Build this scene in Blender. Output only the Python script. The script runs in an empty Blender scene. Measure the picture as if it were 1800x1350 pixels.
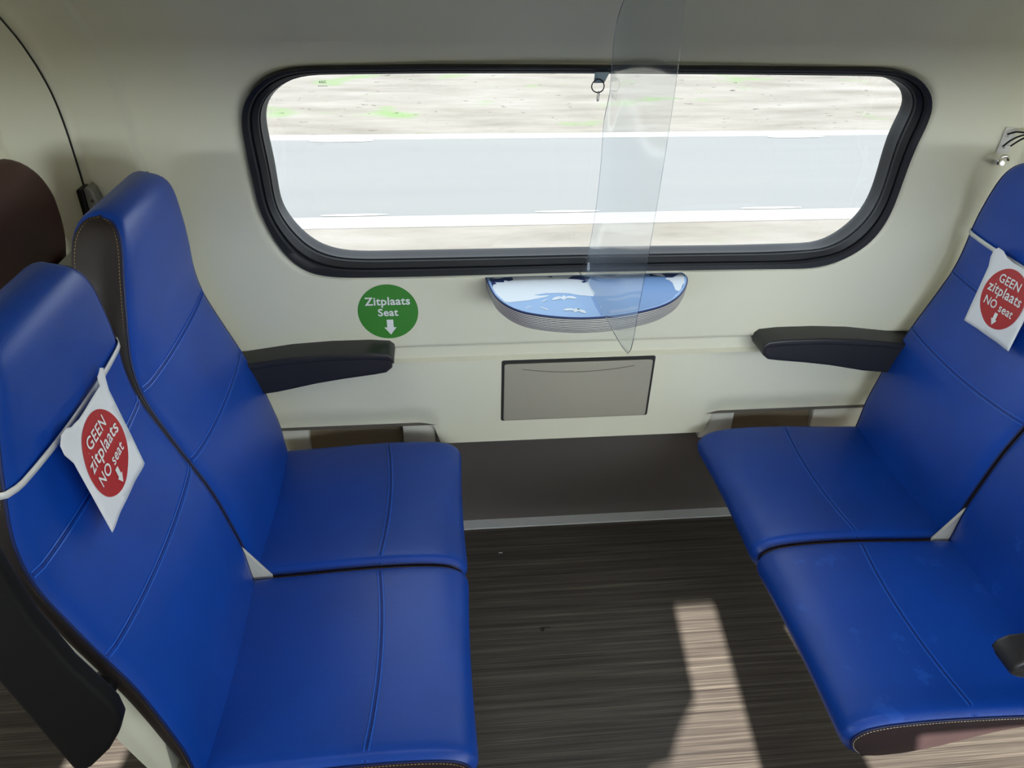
import bpy, bmesh, math, random
import numpy as np
from mathutils import Vector, Matrix
random.seed(7)
S = bpy.context.scene
COL = S.collection

# ------------------------------------------------------------------ camera
F_PX, CX, CY = 1350.0, 900.0, 675.0            # 1800 x 1350 frame
CAM = np.array([0.0, 0.0, 1.72])
def _n(v):
    v = np.array(v, float); return v / np.linalg.norm(v)
_yd = _n([755 - CX, -(-165 - CY), F_PX])       # direction of the depth axis seen by the lens
_up = _n(np.cross(_n([1, -.016, 0]), -_yd))
if _up[1] < 0: _up = -_up
_xd = -np.cross(_yd, _up)
ROT = np.array([_xd, _yd, _up])
cam_d = bpy.data.cameras.new('camera'); cam = bpy.data.objects.new('camera', cam_d); COL.objects.link(cam)
cam_d.sensor_width = 36.0; cam_d.lens = 36.0 * F_PX / 1800.0; cam_d.clip_start = .02; cam_d.clip_end = 500
_M = Matrix.Identity(4)
for _i in range(3):
    _M[_i][0] = ROT[_i][0]; _M[_i][1] = ROT[_i][1]; _M[_i][2] = -ROT[_i][2]; _M[_i][3] = CAM[_i]
cam.matrix_world = _M
S.camera = cam

# ------------------------------------------------------------------ light
S.view_settings.view_transform = 'Standard'; S.view_settings.look = 'None'
S.view_settings.gamma = 1.0; S.view_settings.use_curve_mapping = False
S.view_settings.exposure = 0.10
w = bpy.data.worlds.new('sky'); S.world = w; w.use_nodes = True
bg = w.node_tree.nodes['Background']
bg.inputs[0].default_value = (.84, .92, 1.0, 1)
# sky: an even blue-white dome, plus low sun-side haze added to light the window wall
_nt = w.node_tree
def _m(op, a, b=None):
    n = _nt.nodes.new('ShaderNodeMath'); n.operation = op
    for i, v in enumerate((a, b)):
        if v is None: continue
        if isinstance(v, (int, float)): n.inputs[i].default_value = v
        else: _nt.links.new(v, n.inputs[i])
    return n.outputs[0]
_tc = _nt.nodes.new('ShaderNodeTexCoord'); _sp = _nt.nodes.new('ShaderNodeSeparateXYZ'); _nt.links.new(_tc.outputs['Generated'], _sp.inputs[0])
_mr = _nt.nodes.new('ShaderNodeMapRange'); _mr.interpolation_type = 'SMOOTHSTEP'; _nt.links.new(_sp.outputs[2], _mr.inputs[0])
_mr.inputs[1].default_value = .20; _mr.inputs[2].default_value = .56; _mr.inputs[3].default_value = 1; _mr.inputs[4].default_value = 0
_side = _m('MAXIMUM', _m('MULTIPLY', _sp.outputs[1], -1.0), 0.0)
_nt.links.new(_m('ADD', _m('MULTIPLY', _m('MULTIPLY', _side, _mr.outputs[0]), 15.5), 3.2), bg.inputs[1])
sun_d = bpy.data.lights.new('sun', 'SUN'); sun = bpy.data.objects.new('sun', sun_d); COL.objects.link(sun)
sun_d.energy = 20.0; sun_d.angle = math.radians(.6); sun_d.color = (1.0, .95, .86)
sun.rotation_euler = Vector((.10, 1.0, -.592)).to_track_quat('-Z', 'Y').to_euler(); sun.location = (0, -5, 6)
def portal(name, loc, sx, sy, direction):
    d = bpy.data.lights.new(name, 'AREA'); d.shape = 'RECTANGLE'; d.size = sx; d.size_y = sy; d.cycles.is_portal = True
    o = bpy.data.objects.new(name, d); COL.objects.link(o); o.location = loc
    o.rotation_euler = Vector(direction).to_track_quat('-Z', 'Z').to_euler(); return o
SUN_OPENINGS = [(-2.7, -1.45), (-1.13, -1.0), (.247, .512), (.677, 2.2), (2.55, 3.5)]     # openings in the unseen opposite wall (x ranges), widths set to shape the sun patches
for a, b in SUN_OPENINGS:
    portal('window_portal', ((a + b) / 2, -1.0, 1.175), b - a, .5, (0, 1, 0))
portal('window_portal', (.33, 1.86, 1.17), 1.75, .55, (0, -1, 0))
for _x in (-1.6, .35, 2.3):                            # unseen warm-white fill lights added under the ceiling to lift the interior
    _d = bpy.data.lights.new('ceiling_fill', 'AREA'); _d.shape = 'RECTANGLE'; _d.size = 1.5; _d.size_y = .16; _d.energy = 3.5; _d.color = (1.0, .96, .88)
    _o = bpy.data.objects.new('ceiling_fill', _d); COL.objects.link(_o); _o.location = (_x, .43, 1.875); _o.rotation_euler = (0, 0, 0)
S.cycles.max_bounces = 10; S.cycles.diffuse_bounces = 6; S.cycles.transparent_max_bounces = 16
S.cycles.use_denoising = True; S.cycles.caustics_reflective = False; S.cycles.caustics_refractive = False
S.cycles.sample_clamp_indirect = 8

# ------------------------------------------------------------------ helpers
def ray(px, py): return ROT @ np.array([px - CX, -(py - CY), F_PX])
def at(px, py, ax, v):
    d = ray(px, py); return CAM + d * ((v - CAM[ax]) / d[ax])
def at_plane(px, py, p0, nrm):
    d = ray(px, py); nrm = np.array(nrm, float)
    return CAM + d * (np.dot(np.array(p0) - CAM, nrm) / np.dot(d, nrm))
def tag(o, label=None, cat=None, group=None, kind=None):
    if label: o['label'] = label
    if cat: o['category'] = cat
    if group: o['group'] = group
    if kind: o['kind'] = kind
    return o
def empty(name, loc, rz=0.0):
    o = bpy.data.objects.new(name, None); COL.objects.link(o); o.location = loc; o.rotation_euler = (0, 0, rz)
    o.empty_display_size = .05; return o
def mesh(name, verts, faces, mats, parent=None, smooth=True, fm=None, merge=0.0, angle=None):
    me = bpy.data.meshes.new(name)
    me.from_pydata([tuple(map(float, v)) for v in verts], [], [tuple(f) for f in faces])
    for m in (mats if isinstance(mats, (list, tuple)) else [mats]): me.materials.append(m)
    if fm:
        for p, i in zip(me.polygons, fm): p.material_index = i
    bm = bmesh.new(); bm.from_mesh(me)
    if merge: bmesh.ops.remove_doubles(bm, verts=bm.verts, dist=merge)
    bmesh.ops.recalc_face_normals(bm, faces=bm.faces)
    bm.to_mesh(me); bm.free()
    if smooth:
        me.polygons.foreach_set('use_smooth', [True] * len(me.polygons))
        if angle:
            me.set_sharp_from_angle(angle=math.radians(angle))
    o = bpy.data.objects.new(name, me); COL.objects.link(o)
    if parent: o.parent = parent
    return o
class MB:
    def __init__(s): s.v = []; s.f = []; s.m = []
    def add(s, v, f, mi=0):
        b = len(s.v); s.v += [tuple(map(float, p)) for p in v]; s.f += [tuple(i + b for i in q) for q in f]; s.m += [mi] * len(f)
    def box(s, lo, hi, mi=0):
        x0, y0, z0 = lo; x1, y1, z1 = hi
        s.add([(x0, y0, z0), (x1, y0, z0), (x1, y1, z0), (x0, y1, z0), (x0, y0, z1), (x1, y0, z1), (x1, y1, z1), (x0, y1, z1)],
              [(0, 3, 2, 1), (4, 5, 6, 7), (0, 1, 5, 4), (1, 2, 6, 5), (2, 3, 7, 6), (3, 0, 4, 7)], mi)
    def tube(s, pts, r, seg=8, closed=False, mi=0):
        P = [Vector(p) for p in pts]; n = len(P); rings = []
        prev = None
        for i in range(n):
            a = P[(i - 1) % n] if (closed or i > 0) else P[i]; b = P[(i + 1) % n] if (closed or i < n - 1) else P[i]
            t = (b - a).normalized()
            if prev is None:
                ref = Vector((0, 0, 1)) if abs(t.z) < .9 else Vector((1, 0, 0)); nn = t.cross(ref).normalized()
            else: nn = (prev - t * prev.dot(t)).normalized()
            prev = nn; bb = t.cross(nn)
            rr = r[i] if isinstance(r, (list, tuple)) else r
            rings.append([P[i] + (nn * math.cos(2 * math.pi * k / seg) + bb * math.sin(2 * math.pi * k / seg)) * rr for k in range(seg)])
        v = [p for R_ in rings for p in R_]; f = []
        for i in range(n if closed else n - 1):
            j = (i + 1) % n
            for k in range(seg): f.append((i * seg + k, i * seg + (k + 1) % seg, j * seg + (k + 1) % seg, j * seg + k))
        if not closed:
            f.append(tuple(range(seg))[::-1]); f.append(tuple((n - 1) * seg + k for k in range(seg)))
        s.add(v, f, mi)
    def grid(s, rows, mi=0, closed_u=False):
        nr, nc = len(rows), len(rows[0]); f = []
        for i in range(nr - 1):
            for j in range(nc - (0 if closed_u else 1)):
                k = (j + 1) % nc; f.append((i * nc + j, i * nc + k, (i + 1) * nc + k, (i + 1) * nc + j))
        s.add([p for r_ in rows for p in r_], f, mi)
    def build(s, name, mats, parent=None, smooth=True, angle=40, merge=0.0):
        return mesh(name, s.v, s.f, mats, parent, smooth, s.m, merge, angle)
def prism(poly, axis, a, b, bevel=0.0, seg=3):
    """outline poly (2D) swept along one axis from a to b, edges rounded; returns verts, faces"""
    bm = bmesh.new()
    def P(u, v, t):
        return {0: (t, u, v), 1: (u, t, v), 2: (u, v, t)}[axis]
    lo = [bm.verts.new(P(u, v, a)) for u, v in poly]; hi = [bm.verts.new(P(u, v, b)) for u, v in poly]
    n = len(poly)
    bm.faces.new(lo); bm.faces.new(hi[::-1])
    for i in range(n): bm.faces.new((lo[i], hi[i], hi[(i + 1) % n], lo[(i + 1) % n]))
    bmesh.ops.recalc_face_normals(bm, faces=bm.faces)
    if bevel:
        es = [e for e in bm.edges if len(e.link_faces) == 2 and (any(len(f.verts) == n and n > 4 for f in e.link_faces) or n <= 4)]
        bmesh.ops.bevel(bm, geom=es, offset=bevel, segments=seg, profile=.6, affect='EDGES', clamp_overlap=True)
    bm.verts.index_update()
    v = [tuple(q.co) for q in bm.verts]; f = [tuple(q.index for q in fc.verts) for fc in bm.faces]
    bm.free(); return v, f
def spline(ctrl, n):
    """Catmull-Rom through ctrl, resampled to n points by length"""
    P = [np.array(c, float) for c in ctrl]; P = [2 * P[0] - P[1]] + P + [2 * P[-1] - P[-2]]; out = []
    for i in range(1, len(P) - 2):
        for t in np.linspace(0, 1, 16, endpoint=False):
            a, b, c, d = P[i - 1:i + 3]
            out.append(.5 * ((2 * b) + (-a + c) * t + (2 * a - 5 * b + 4 * c - d) * t * t + (-a + 3 * b - 3 * c + d) * t ** 3))
    out.append(P[-2]); out = np.array(out)
    L = np.concatenate([[0], np.cumsum(np.linalg.norm(np.diff(out, axis=0), axis=1))])
    t = np.linspace(0, L[-1], n)
    return np.stack([np.interp(t, L, out[:, k]) for k in range(out.shape[1])], 1)
def sm(x, a, b):
    t = min(1, max(0, (x - a) / (b - a))); return t * t * (3 - 2 * t)

# ------------------------------------------------------------------ materials
def mat(name, col, rough=.5, metal=0.0, spec=.5, coat=0.0):
    m = bpy.data.materials.new(name); m.use_nodes = True; p = m.node_tree.nodes['Principled BSDF']
    p.inputs['Base Color'].default_value = (*col, 1); p.inputs['Roughness'].default_value = rough
    p.inputs['Metallic'].default_value = metal; p.inputs['Specular IOR Level'].default_value = spec
    p.inputs['Coat Weight'].default_value = coat
    return m
def N(m, t, **kw):
    n = m.node_tree.nodes.new(t)
    for k, v in kw.items(): setattr(n, k, v)
    return n
def L(m, a, b): m.node_tree.links.new(a, b)
def coords(m, scale=(1, 1, 1), kind='Object'):
    tc = N(m, 'ShaderNodeTexCoord'); mp = N(m, 'ShaderNodeMapping'); mp.inputs['Scale'].default_value = scale
    L(m, tc.outputs[kind], mp.inputs['Vector']); return mp.outputs[0]
def noise(m, vec, scale, detail=2.0, rough=.5):
    n = N(m, 'ShaderNodeTexNoise'); n.inputs['Scale'].default_value = scale; n.inputs['Detail'].default_value = detail
    n.inputs['Roughness'].default_value = rough; L(m, vec, n.inputs['Vector']); return n.outputs[0]
def ramp(m, fac, stops):
    r = N(m, 'ShaderNodeValToRGB'); e = r.color_ramp.elements
    while len(e) < len(stops): e.new(.5)
    for i, (p, c) in enumerate(stops): e[i].position = p; e[i].color = (*c, 1)
    L(m, fac, r.inputs[0]); return r.outputs[0]
def bump(m, h, strength, dist=.001):
    b = N(m, 'ShaderNodeBump'); b.inputs['Strength'].default_value = strength; b.inputs['Distance'].default_value = dist
    L(m, h, b.inputs['Height']); L(m, b.outputs[0], m.node_tree.nodes['Principled BSDF'].inputs['Normal'])
def base(m, sock): L(m, sock, m.node_tree.nodes['Principled BSDF'].inputs['Base Color'])

def leather(name, c1, c2, rough, grain=520, stains=False):
    m = mat(name, c1, rough, spec=.45)
    v = coords(m)
    n1 = noise(m, v, 5.0, 3)
    c = ramp(m, n1, [(.35, c1), (.7, c2)])
    if stains:
        n2 = noise(m, v, 11.0, 4, .65)
        r2 = ramp(m, n2, [(.60, (0, 0, 0)), (.66, (1, 1, 1))])
        mx = N(m, 'ShaderNodeMixRGB'); mx.inputs[2].default_value = (c2[0] * 1.5 + .006, c2[1] * 1.35, c2[2] * 1.15, 1)
        mul = N(m, 'ShaderNodeMath', operation='MULTIPLY'); mul.inputs[1].default_value = .8
        L(m, r2, mul.inputs[0]); L(m, mul.outputs[0], mx.inputs[0]); L(m, c, mx.inputs[1]); c = mx.outputs[0]
    base(m, c)
    vo = N(m, 'ShaderNodeTexVoronoi'); vo.inputs['Scale'].default_value = grain; L(m, v, vo.inputs['Vector'])
    bump(m, vo.outputs['Distance'], .22, .0006)
    return m
BLUE1, BLUE2 = (.0025, .050, .33), (.0032, .062, .40)
M = {}
M['blue'] = leather('blue_leather', BLUE1, BLUE2, .38)
M['blue_stained'] = leather('blue_leather_stained', BLUE1, BLUE2, .38, stains=True)
M['blue_seam'] = mat('blue_seam_thread', (.010, .095, .50), .4)
M['groove'] = mat('seam_groove_blue', (.002, .025, .20), .5)
M['navy'] = mat('navy_piping', (.002, .012, .09), .5)
M['black_leather'] = leather('dark_side_leather', (.016, .011, .010), (.020, .014, .012), .5)
M['plum'] = leather('plum_side_fabric', (.026, .014, .015), (.034, .018, .019), .62)
M['maroon'] = leather('maroon_leather', (.075, .028, .022), (.09, .033, .026), .5)
M['maroon_dark'] = leather('maroon_rear', (.030, .010, .009), (.036, .013, .011), .5)
M['thread'] = mat('tan_thread', (.36, .24, .11), .7)
M['thread_pale'] = mat('pale_thread', (.55, .48, .36), .7)
m = M['wall'] = mat('cream_wall_panel', (.745, .735, .575), .42, spec=.4)
bump(m, noise(m, coords(m), 900, 1), .08, .0005)
M['cream'] = mat('cream_plastic', (.56, .55, .43), .4)
M['cream_light'] = mat('pale_plate', (.62, .61, .52), .45)
M['duct_brown'] = mat('duct_brown', (.22, .17, .10), .5)
M['kick'] = mat('grey_brown_kick_panel', (.105, .092, .084), .45)
M['seam_dark'] = mat('dark_joint', (.012, .012, .011), .8)
M['rubber'] = mat('black_rubber', (.009, .010, .013), .45, spec=.35)
M['armrest'] = mat('black_armrest', (.018, .017, .019), .42)
M['slab'] = mat('soft_black_armrest', (.0055, .005, .005), .6, spec=.2)
M['flap'] = mat('grey_beige_flap', (.36, .34, .27), .4)
M['flap_gap'] = mat('dark_gap', (.02, .02, .018), .7)
M['steel'] = mat('brushed_steel', (.55, .57, .56), .32, .9)
M['strip'] = mat('worn_aluminium_strip', (.62, .66, .68), .42, .25)
m = M['strip']; base(m, ramp(m, noise(m, coords(m, (3, 60, 1)), 12, 4), [(.3, (.80, .84, .86)), (.7, (.93, .95, .95))]))
M['chrome'] = mat('chrome', (.8, .8, .8), .12, 1.0)
M['hook_grey'] = mat('grey_metal', (.30, .30, .27), .4, .5)
M['black_plastic'] = mat('black_plastic', (.006, .006, .006), .35)
M['white_plastic'] = mat('white_plastic', (.72, .72, .68), .4)
M['paper'] = mat('white_paper', (.80, .82, .84), .6)
M['strap'] = mat('white_strap', (.70, .71, .68), .5)
M['red'] = mat('red_print', (.46, .018, .022), .5)
M['green'] = mat('green_print', (.040, .235, .025), .5)
M['print_white'] = mat('white_print', (.80, .82, .80), .5)
M['etch'] = mat('etched_mark', (.16, .24, .26), .6)
M['t_light'] = mat('table_light_blue', (.33, .52, .82), .5, spec=.25)
M['t_mid'] = mat('table_blue', (.12, .26, .56), .5, spec=.25)
M['t_navy'] = mat('table_navy', (.022, .045, .16), .5, spec=.25)
M['t_white'] = mat('table_white', (.80, .86, .93), .5, spec=.25)
M['t_pale'] = mat('table_deeper_blue', (.19, .34, .64), .5, spec=.25)
m = M['t_edge'] = mat('table_striped_edge', (.7, .7, .66), .4)     # stacked light and dark laminate lines
tc = N(m, 'ShaderNodeTexCoord'); sx = N(m, 'ShaderNodeSeparateXYZ'); L(m, tc.outputs['Object'], sx.inputs[0])
mm = N(m, 'ShaderNodeMath', operation='MULTIPLY'); mm.inputs[1].default_value = 1 / .0045; L(m, sx.outputs[2], mm.inputs[0])
fr = N(m, 'ShaderNodeMath', operation='FRACT'); L(m, mm.outputs[0], fr.inputs[0])
base(m, ramp(m, fr.outputs[0], [(0, (.70, .69, .63)), (.50, (.70, .69, .63)), (.56, (.012, .012, .014)), (.94, (.012, .012, .014)), (1, (.70, .69, .63))]))
# floor: dark wood-grain vinyl running along the coach
m = M['floor'] = mat('wood_grain_vinyl', (.1, .08, .07), .42, spec=.4)
v1 = coords(m, (.55, 34, 1)); v2 = coords(m, (1.1, 210, 1))
n1 = noise(m, v1, 2.4, 6, .65); n2 = noise(m, v2, 2.0, 5, .7)
mx = N(m, 'ShaderNodeMixRGB'); mx.inputs[0].default_value = .55; L(m, n1, mx.inputs[1]); L(m, n2, mx.inputs[2])
base(m, ramp(m, mx.outputs[0], [(.34, (.022, .018, .017)), (.44, (.058, .049, .044)), (.52, (.098, .084, .073)), (.60, (.165, .145, .120)), (.68, (.27, .24, .20))]))
bump(m, n2, .15, .0005)
# outdoors: grass verge, sand, asphalt drawn out by passing speed-wise streaks of the soil itself
def ground_mat(name, stops, sx_, sy_, extra=None):
    m = mat(name, (.4, .4, .4), .95, spec=.1)
    c = ramp(m, noise(m, coords(m, (sx_, sy_, 1)), 1.0, 5, .62), stops)
    if extra:
        f = ramp(m, noise(m, coords(m, (extra[0], extra[1], 1)), 1.0, 2), [(extra[2], (0, 0, 0)), (extra[3], (1, 1, 1))])
        mx = N(m, 'ShaderNodeMixRGB'); L(m, f, mx.inputs[0]); L(m, c, mx.inputs[1]); mx.inputs[2].default_value = (*extra[4], 1); c = mx.outputs[0]
    base(m, c); return m
M['sand'] = ground_mat('dry_sandy_verge', [(.28, (.096, .089, .078)), (.45, (.122, .113, .102)), (.58, (.138, .129, .119)), (.74, (.160, .153, .145))], .42, 1.3,
                       (.55, .75, .60, .72, (.095, .135, .065)))
M['asphalt'] = ground_mat('pale_asphalt', [(.3, (.108, .111, .116)), (.7, (.116, .119, .122))], .12, 1.6)
M['kerb'] = mat('white_kerb', (.19, .187, .18), .8)
M['marking'] = mat('white_road_paint', (.24, .24, .235), .8)
def thin_clear(name, tint, gloss_fac, rough, dirt=False, sheen_mix=0.0):
    m = bpy.data.materials.new(name); m.use_nodes = True; nt = m.node_tree; nt.nodes.clear()
    out = N(m, 'ShaderNodeOutputMaterial'); tr = N(m, 'ShaderNodeBsdfTransparent'); tr.inputs[0].default_value = (*tint, 1)
    gl = N(m, 'ShaderNodeBsdfGlossy'); gl.inputs['Roughness'].default_value = rough; gl.inputs['Color'].default_value = (1, 1, 1, 1)
    lw = N(m, 'ShaderNodeLayerWeight'); lw.inputs['Blend'].default_value = .25
    ml = N(m, 'ShaderNodeMath', operation='MULTIPLY_ADD'); ml.inputs[1].default_value = gloss_fac; ml.inputs[2].default_value = .03
    L(m, lw.outputs['Fresnel'], ml.inputs[0])
    mx = N(m, 'ShaderNodeMixShader'); L(m, ml.outputs[0], mx.inputs[0]); L(m, tr.outputs[0], mx.inputs[1]); L(m, gl.outputs[0], mx.inputs[2])
    last = mx.outputs[0]
    if sheen_mix:                    # pale blue diffuse share standing in for light reflected by the film
        dm = N(m, 'ShaderNodeBsdfDiffuse'); dm.inputs[0].default_value = (.62, .74, .92, 1)
        mk = N(m, 'ShaderNodeMixShader'); mk.inputs[0].default_value = sheen_mix; L(m, last, mk.inputs[1]); L(m, dm.outputs[0], mk.inputs[2]); last = mk.outputs[0]
    if dirt:
        df = N(m, 'ShaderNodeBsdfDiffuse'); df.inputs[0].default_value = (.05, .05, .045, 1)
        tc = N(m, 'ShaderNodeTexCoord'); mp = N(m, 'ShaderNodeMapping'); mp.inputs['Rotation'].default_value = (0, math.radians(14), 0)
        mp.inputs['Scale'].default_value = (22, 22, 150); L(m, tc.outputs['Object'], mp.inputs['Vector'])
        n = noise(m, mp.outputs[0], 1.6, 3, .6)
        n2 = noise(m, coords(m), 3.2, 2)
        f1 = ramp(m, n, [(.665, (0, 0, 0)), (.70, (1, 1, 1))])
        sz = N(m, 'ShaderNodeSeparateXYZ'); L(m, tc.outputs['Object'], sz.inputs[0])
        rz = N(m, 'ShaderNodeMapRange'); rz.inputs[1].default_value = 1.16; rz.inputs[2].default_value = 1.34; L(m, sz.outputs[2], rz.inputs[0])
        f2 = N(m, 'ShaderNodeMath', operation='MULTIPLY'); L(m, f1, f2.inputs[0]); L(m, rz.outputs[0], f2.inputs[1])
        f3 = N(m, 'ShaderNodeMath', operation='MULTIPLY'); L(m, f2.outputs[0], f3.inputs[0]); L(m, n2, f3.inputs[1])
        mx2 = N(m, 'ShaderNodeMixShader'); L(m, f3.outputs[0], mx2.inputs[0]); L(m, last, mx2.inputs[1]); L(m, df.outputs[0], mx2.inputs[2]); last = mx2.outputs[0]
    L(m, last, out.inputs['Surface']); return m
M['pane'] = thin_clear('window_glass', (.93, .96, .95), .25, .02, dirt=True)
M['film'] = thin_clear('clear_plastic_film', (.88, .905, .915), .9, .10, sheen_mix=.07)

# ------------------------------------------------------------------ coach shell
Y0 = 1.785
PROF = [(.40, 1.800), (.47, 1.800), (.60, 1.790), (.68, 1.786), (.80, Y0), (1.0, Y0), (1.20, 1.783), (1.27, 1.779), (1.31, 1.775), (1.35, 1.768),
        (1.39, 1.755), (1.44, 1.727), (1.49, 1.690), (1.55, 1.627), (1.61, 1.54), (1.67, 1.42), (1.73, 1.27)]
_pz = np.array([p[0] for p in PROF]); _py = np.array([p[1] for p in PROF])
_zz = np.linspace(.40, 1.73, 400); _yy = np.interp(_zz, _pz, _py)
for _ in range(12): _yy[1:-1] = (_yy[:-2] + _yy[1:-1] * 2 + _yy[2:]) / 4
def fz(z): return float(np.interp(z, _zz, _yy))
def fy(x, z):
    y = fz(z)
    g = sm(z, .684, .692) * (1 - sm(z, .724, .738)); y += .013 * g            # long groove between upper and lower panel
    out = max(1 - sm(x, -.09, -.02), sm(x, .735, .80))
    y += .016 * out * (1 - sm(z, .478, .545))                                 # recess over the heating ducts
    arm = max(1 - sm(x, -.20, -.06), sm(x, .70, .82)); y += .010 * arm * sm(z, .50, .56) * (1 - sm(z, .67, .684))
    y -= .014 * (sm(x, -.945, -.928) - sm(x, -.668, -.650))                        # pillar cover strip left of the window
    y += .007 * math.exp(-((x + .778) / .013) ** 2)
    y -= .014 * sm(x, 1.425, 1.443)
    return y
def zbot(x):
    t = sm(x, -.045, -.020) * (1 - sm(x, .750, .775)); return .466 - .061 * t
RX0, RX1, RZ0, RZ1 = -.60, 1.30, .76, 1.49
xs = sorted(set([round(v, 4) for v in list(np.arange(-3.2, -1.05, .10)) + list(np.arange(-1.05, -.60, .008)) + list(np.arange(-.60, 1.301, .02)) + list(np.arange(-.69, -.60, .006)) +
                 list(np.arange(-.1, .0, .005)) + list(np.arange(.70, .80, .005)) + list(np.arange(1.30, 1.50, .008)) + list(np.arange(1.5, 3.61, .10)) + [RX0, RX1]]))
zs = sorted(set([round(v, 4) for v in list(np.arange(.56, .76, .02)) + list(np.arange(.676, .748, .004)) + [RZ0] + list(np.arange(.76, 1.491, .02)) +
                 [RZ1] + list(np.arange(1.50, 1.731, .02))]))
w_mb = MB()
low = [(i / 14) for i in range(14)]
def col_z(x): return [zbot(x) + (.56 - zbot(x)) * t for t in low] + zs
ncol = len(low) + len(zs)
V = []; idx = {}
for i, x in enumerate(xs):
    for j, z in enumerate(col_z(x)):
        idx[i, j] = len(V); V.append((x, fy(x, z), z))
Fc = []
for i in range(len(xs) - 1):
    for j in range(ncol - 1):
        zmid = (col_z(xs[i])[j] + col_z(xs[i])[j + 1]) / 2; xm = (xs[i] + xs[i + 1]) / 2
        if RX0 < xm < RX1 and RZ0 < zmid < RZ1: continue
        Fc.append((idx[i, j], idx[i + 1, j], idx[i + 1, j + 1], idx[i, j + 1]))
w_mb.add(V, Fc)
# window outlines, read off the photograph and laid on the curved wall
OUT = [(760, 114), (1000, 115), (1300, 117), (1558, 120), (1585, 123), (1610, 134), (1628, 151), (1638, 172), (1636, 193), (1629, 214), (1610, 248), (1595, 284),
       (1582, 321), (1567, 363), (1552, 394), (1525, 427), (1488, 451), (1452, 465), (1421, 470), (1300, 471), (1000, 476), (840, 481), (680, 485), (600, 486), (565, 483),
       (541, 478), (513, 460), (488, 430), (470, 398), (454, 360), (440, 296), (432, 260), (425, 225), (423, 200), (427, 180), (440, 156), (464, 134), (490, 123), (524, 118)]
INN = [(760, 127), (1000, 127), (1300, 129), (1549, 132), (1573, 142), (1590, 157), (1595, 172), (1593, 187), (1582, 205), (1570, 227), (1561, 251), (1549, 293),
       (1537, 333), (1525, 360), (1506, 385), (1482, 406), (1458, 421), (1431, 430), (1300, 434), (1000, 438), (800, 442), (640, 445), (600, 443), (572, 436), (548, 424),
       (526, 404), (508, 383), (492, 358), (480, 282), (474, 256), (468, 230), (463, 202), (466, 180), (480, 160), (496, 148), (520, 135), (550, 129)]
def on_wall(px, py, off=0.0):
    y = Y0 + off
    for _ in range(25):
        p = at(px, py, 1, y); y = fz(p[2]) + off
    return p
def closed_resample(pts, n):
    P = np.array(list(pts) + [pts[0]]); Ls = np.concatenate([[0], np.cumsum(np.linalg.norm(np.diff(P, axis=0), axis=1))])
    t = np.linspace(0, Ls[-1], n + 1)[:-1]; return np.stack([np.interp(t, Ls, P[:, k]) for k in range(P.shape[1])], 1)
def smooth_loop(P, k=3):
    P = np.array(P)
    for _ in range(k): P = (np.roll(P, 1, 0) + 2 * P + np.roll(P, -1, 0)) / 4
    return P
GO = .030
Lo = smooth_loop(closed_resample([on_wall(*p)[[0, 2]] for p in OUT], 360), 10)
Li = smooth_loop(closed_resample([on_wall(*p, GO)[[0, 2]] for p in INN], 360), 10)
CW = np.array([.33, 1.18])
def polar(Lp):
    a = np.arctan2(Lp[:, 1] - CW[1], Lp[:, 0] - CW[0]); r = np.hypot(Lp[:, 1] - CW[1], Lp[:, 0] - CW[0]); o = np.argsort(a)
    return np.concatenate([a[o] - 2 * np.pi, a[o], a[o] + 2 * np.pi]), np.tile(r[o], 3)
PO, PI_ = polar(Lo), polar(Li)
def loop_at(pol, ang):
    r = np.interp(ang, *pol); return CW + r * np.array([math.cos(ang), math.sin(ang)])
rect = [(x, RZ0) for x in xs if RX0 <= x < RX1] + [(RX1, z) for z in zs if RZ0 <= z < RZ1] + \
       [(x, RZ1) for x in reversed(xs) if RX0 < x <= RX1] + [(RX0, z) for z in reversed(zs) if RZ0 < z <= RZ1]
rows = []
angs = [math.atan2(p[1] - CW[1], p[0] - CW[0]) for p in rect]
RING = [0, .02, .05, .09, .14, .2, .27, .35, .44, .54, .65, .76, .88, 1]
rows.append([(q[0], fz(q[1]) + .040, q[1]) for q in (loop_at(PO, a) for a in angs)])
for t in RING:
    r_ = []
    for p, a in zip(rect, angs):
        q = loop_at(PO, a); d = np.array(p) - q; x, z = q + d * t; dist = np.linalg.norm(d) * t
        off = .012 * (1 - sm(dist, 0, .016)) if dist < .016 else 0
        r_.append((x, fy(x, z) + off, z))
    rows.append(r_)
w_mb.grid(rows, closed_u=True)
wall = w_mb.build('wall_back', M['wall'], merge=.0004, angle=50); tag(wall, kind='structure')

# kick panel under the wall panel, metal strip, floor
k = MB()
kp = [(1.801, .470), (1.860, .470), (1.862, .395), (1.864, .372), (1.890, .20), (1.915, 0)]
k.grid([[(-3.2, y, z) for y, z in kp], [(3.6, y, z) for y, z in kp]])
o = k.build('baseboard_back', M['kick'], angle=20); tag(o, kind='structure')
k = MB(); k.box((-3.2, 1.874, 0), (3.6, 1.915, .004))
o = k.build('trim_1', M['strip'], angle=30, smooth=False); tag(o, kind='structure')
k = MB(); k.box((-3.2, -1.0, -.04), (3.6, 1.93, 0))
o = k.build('floor', M['floor'], smooth=False); tag(o, kind='structure')
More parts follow.
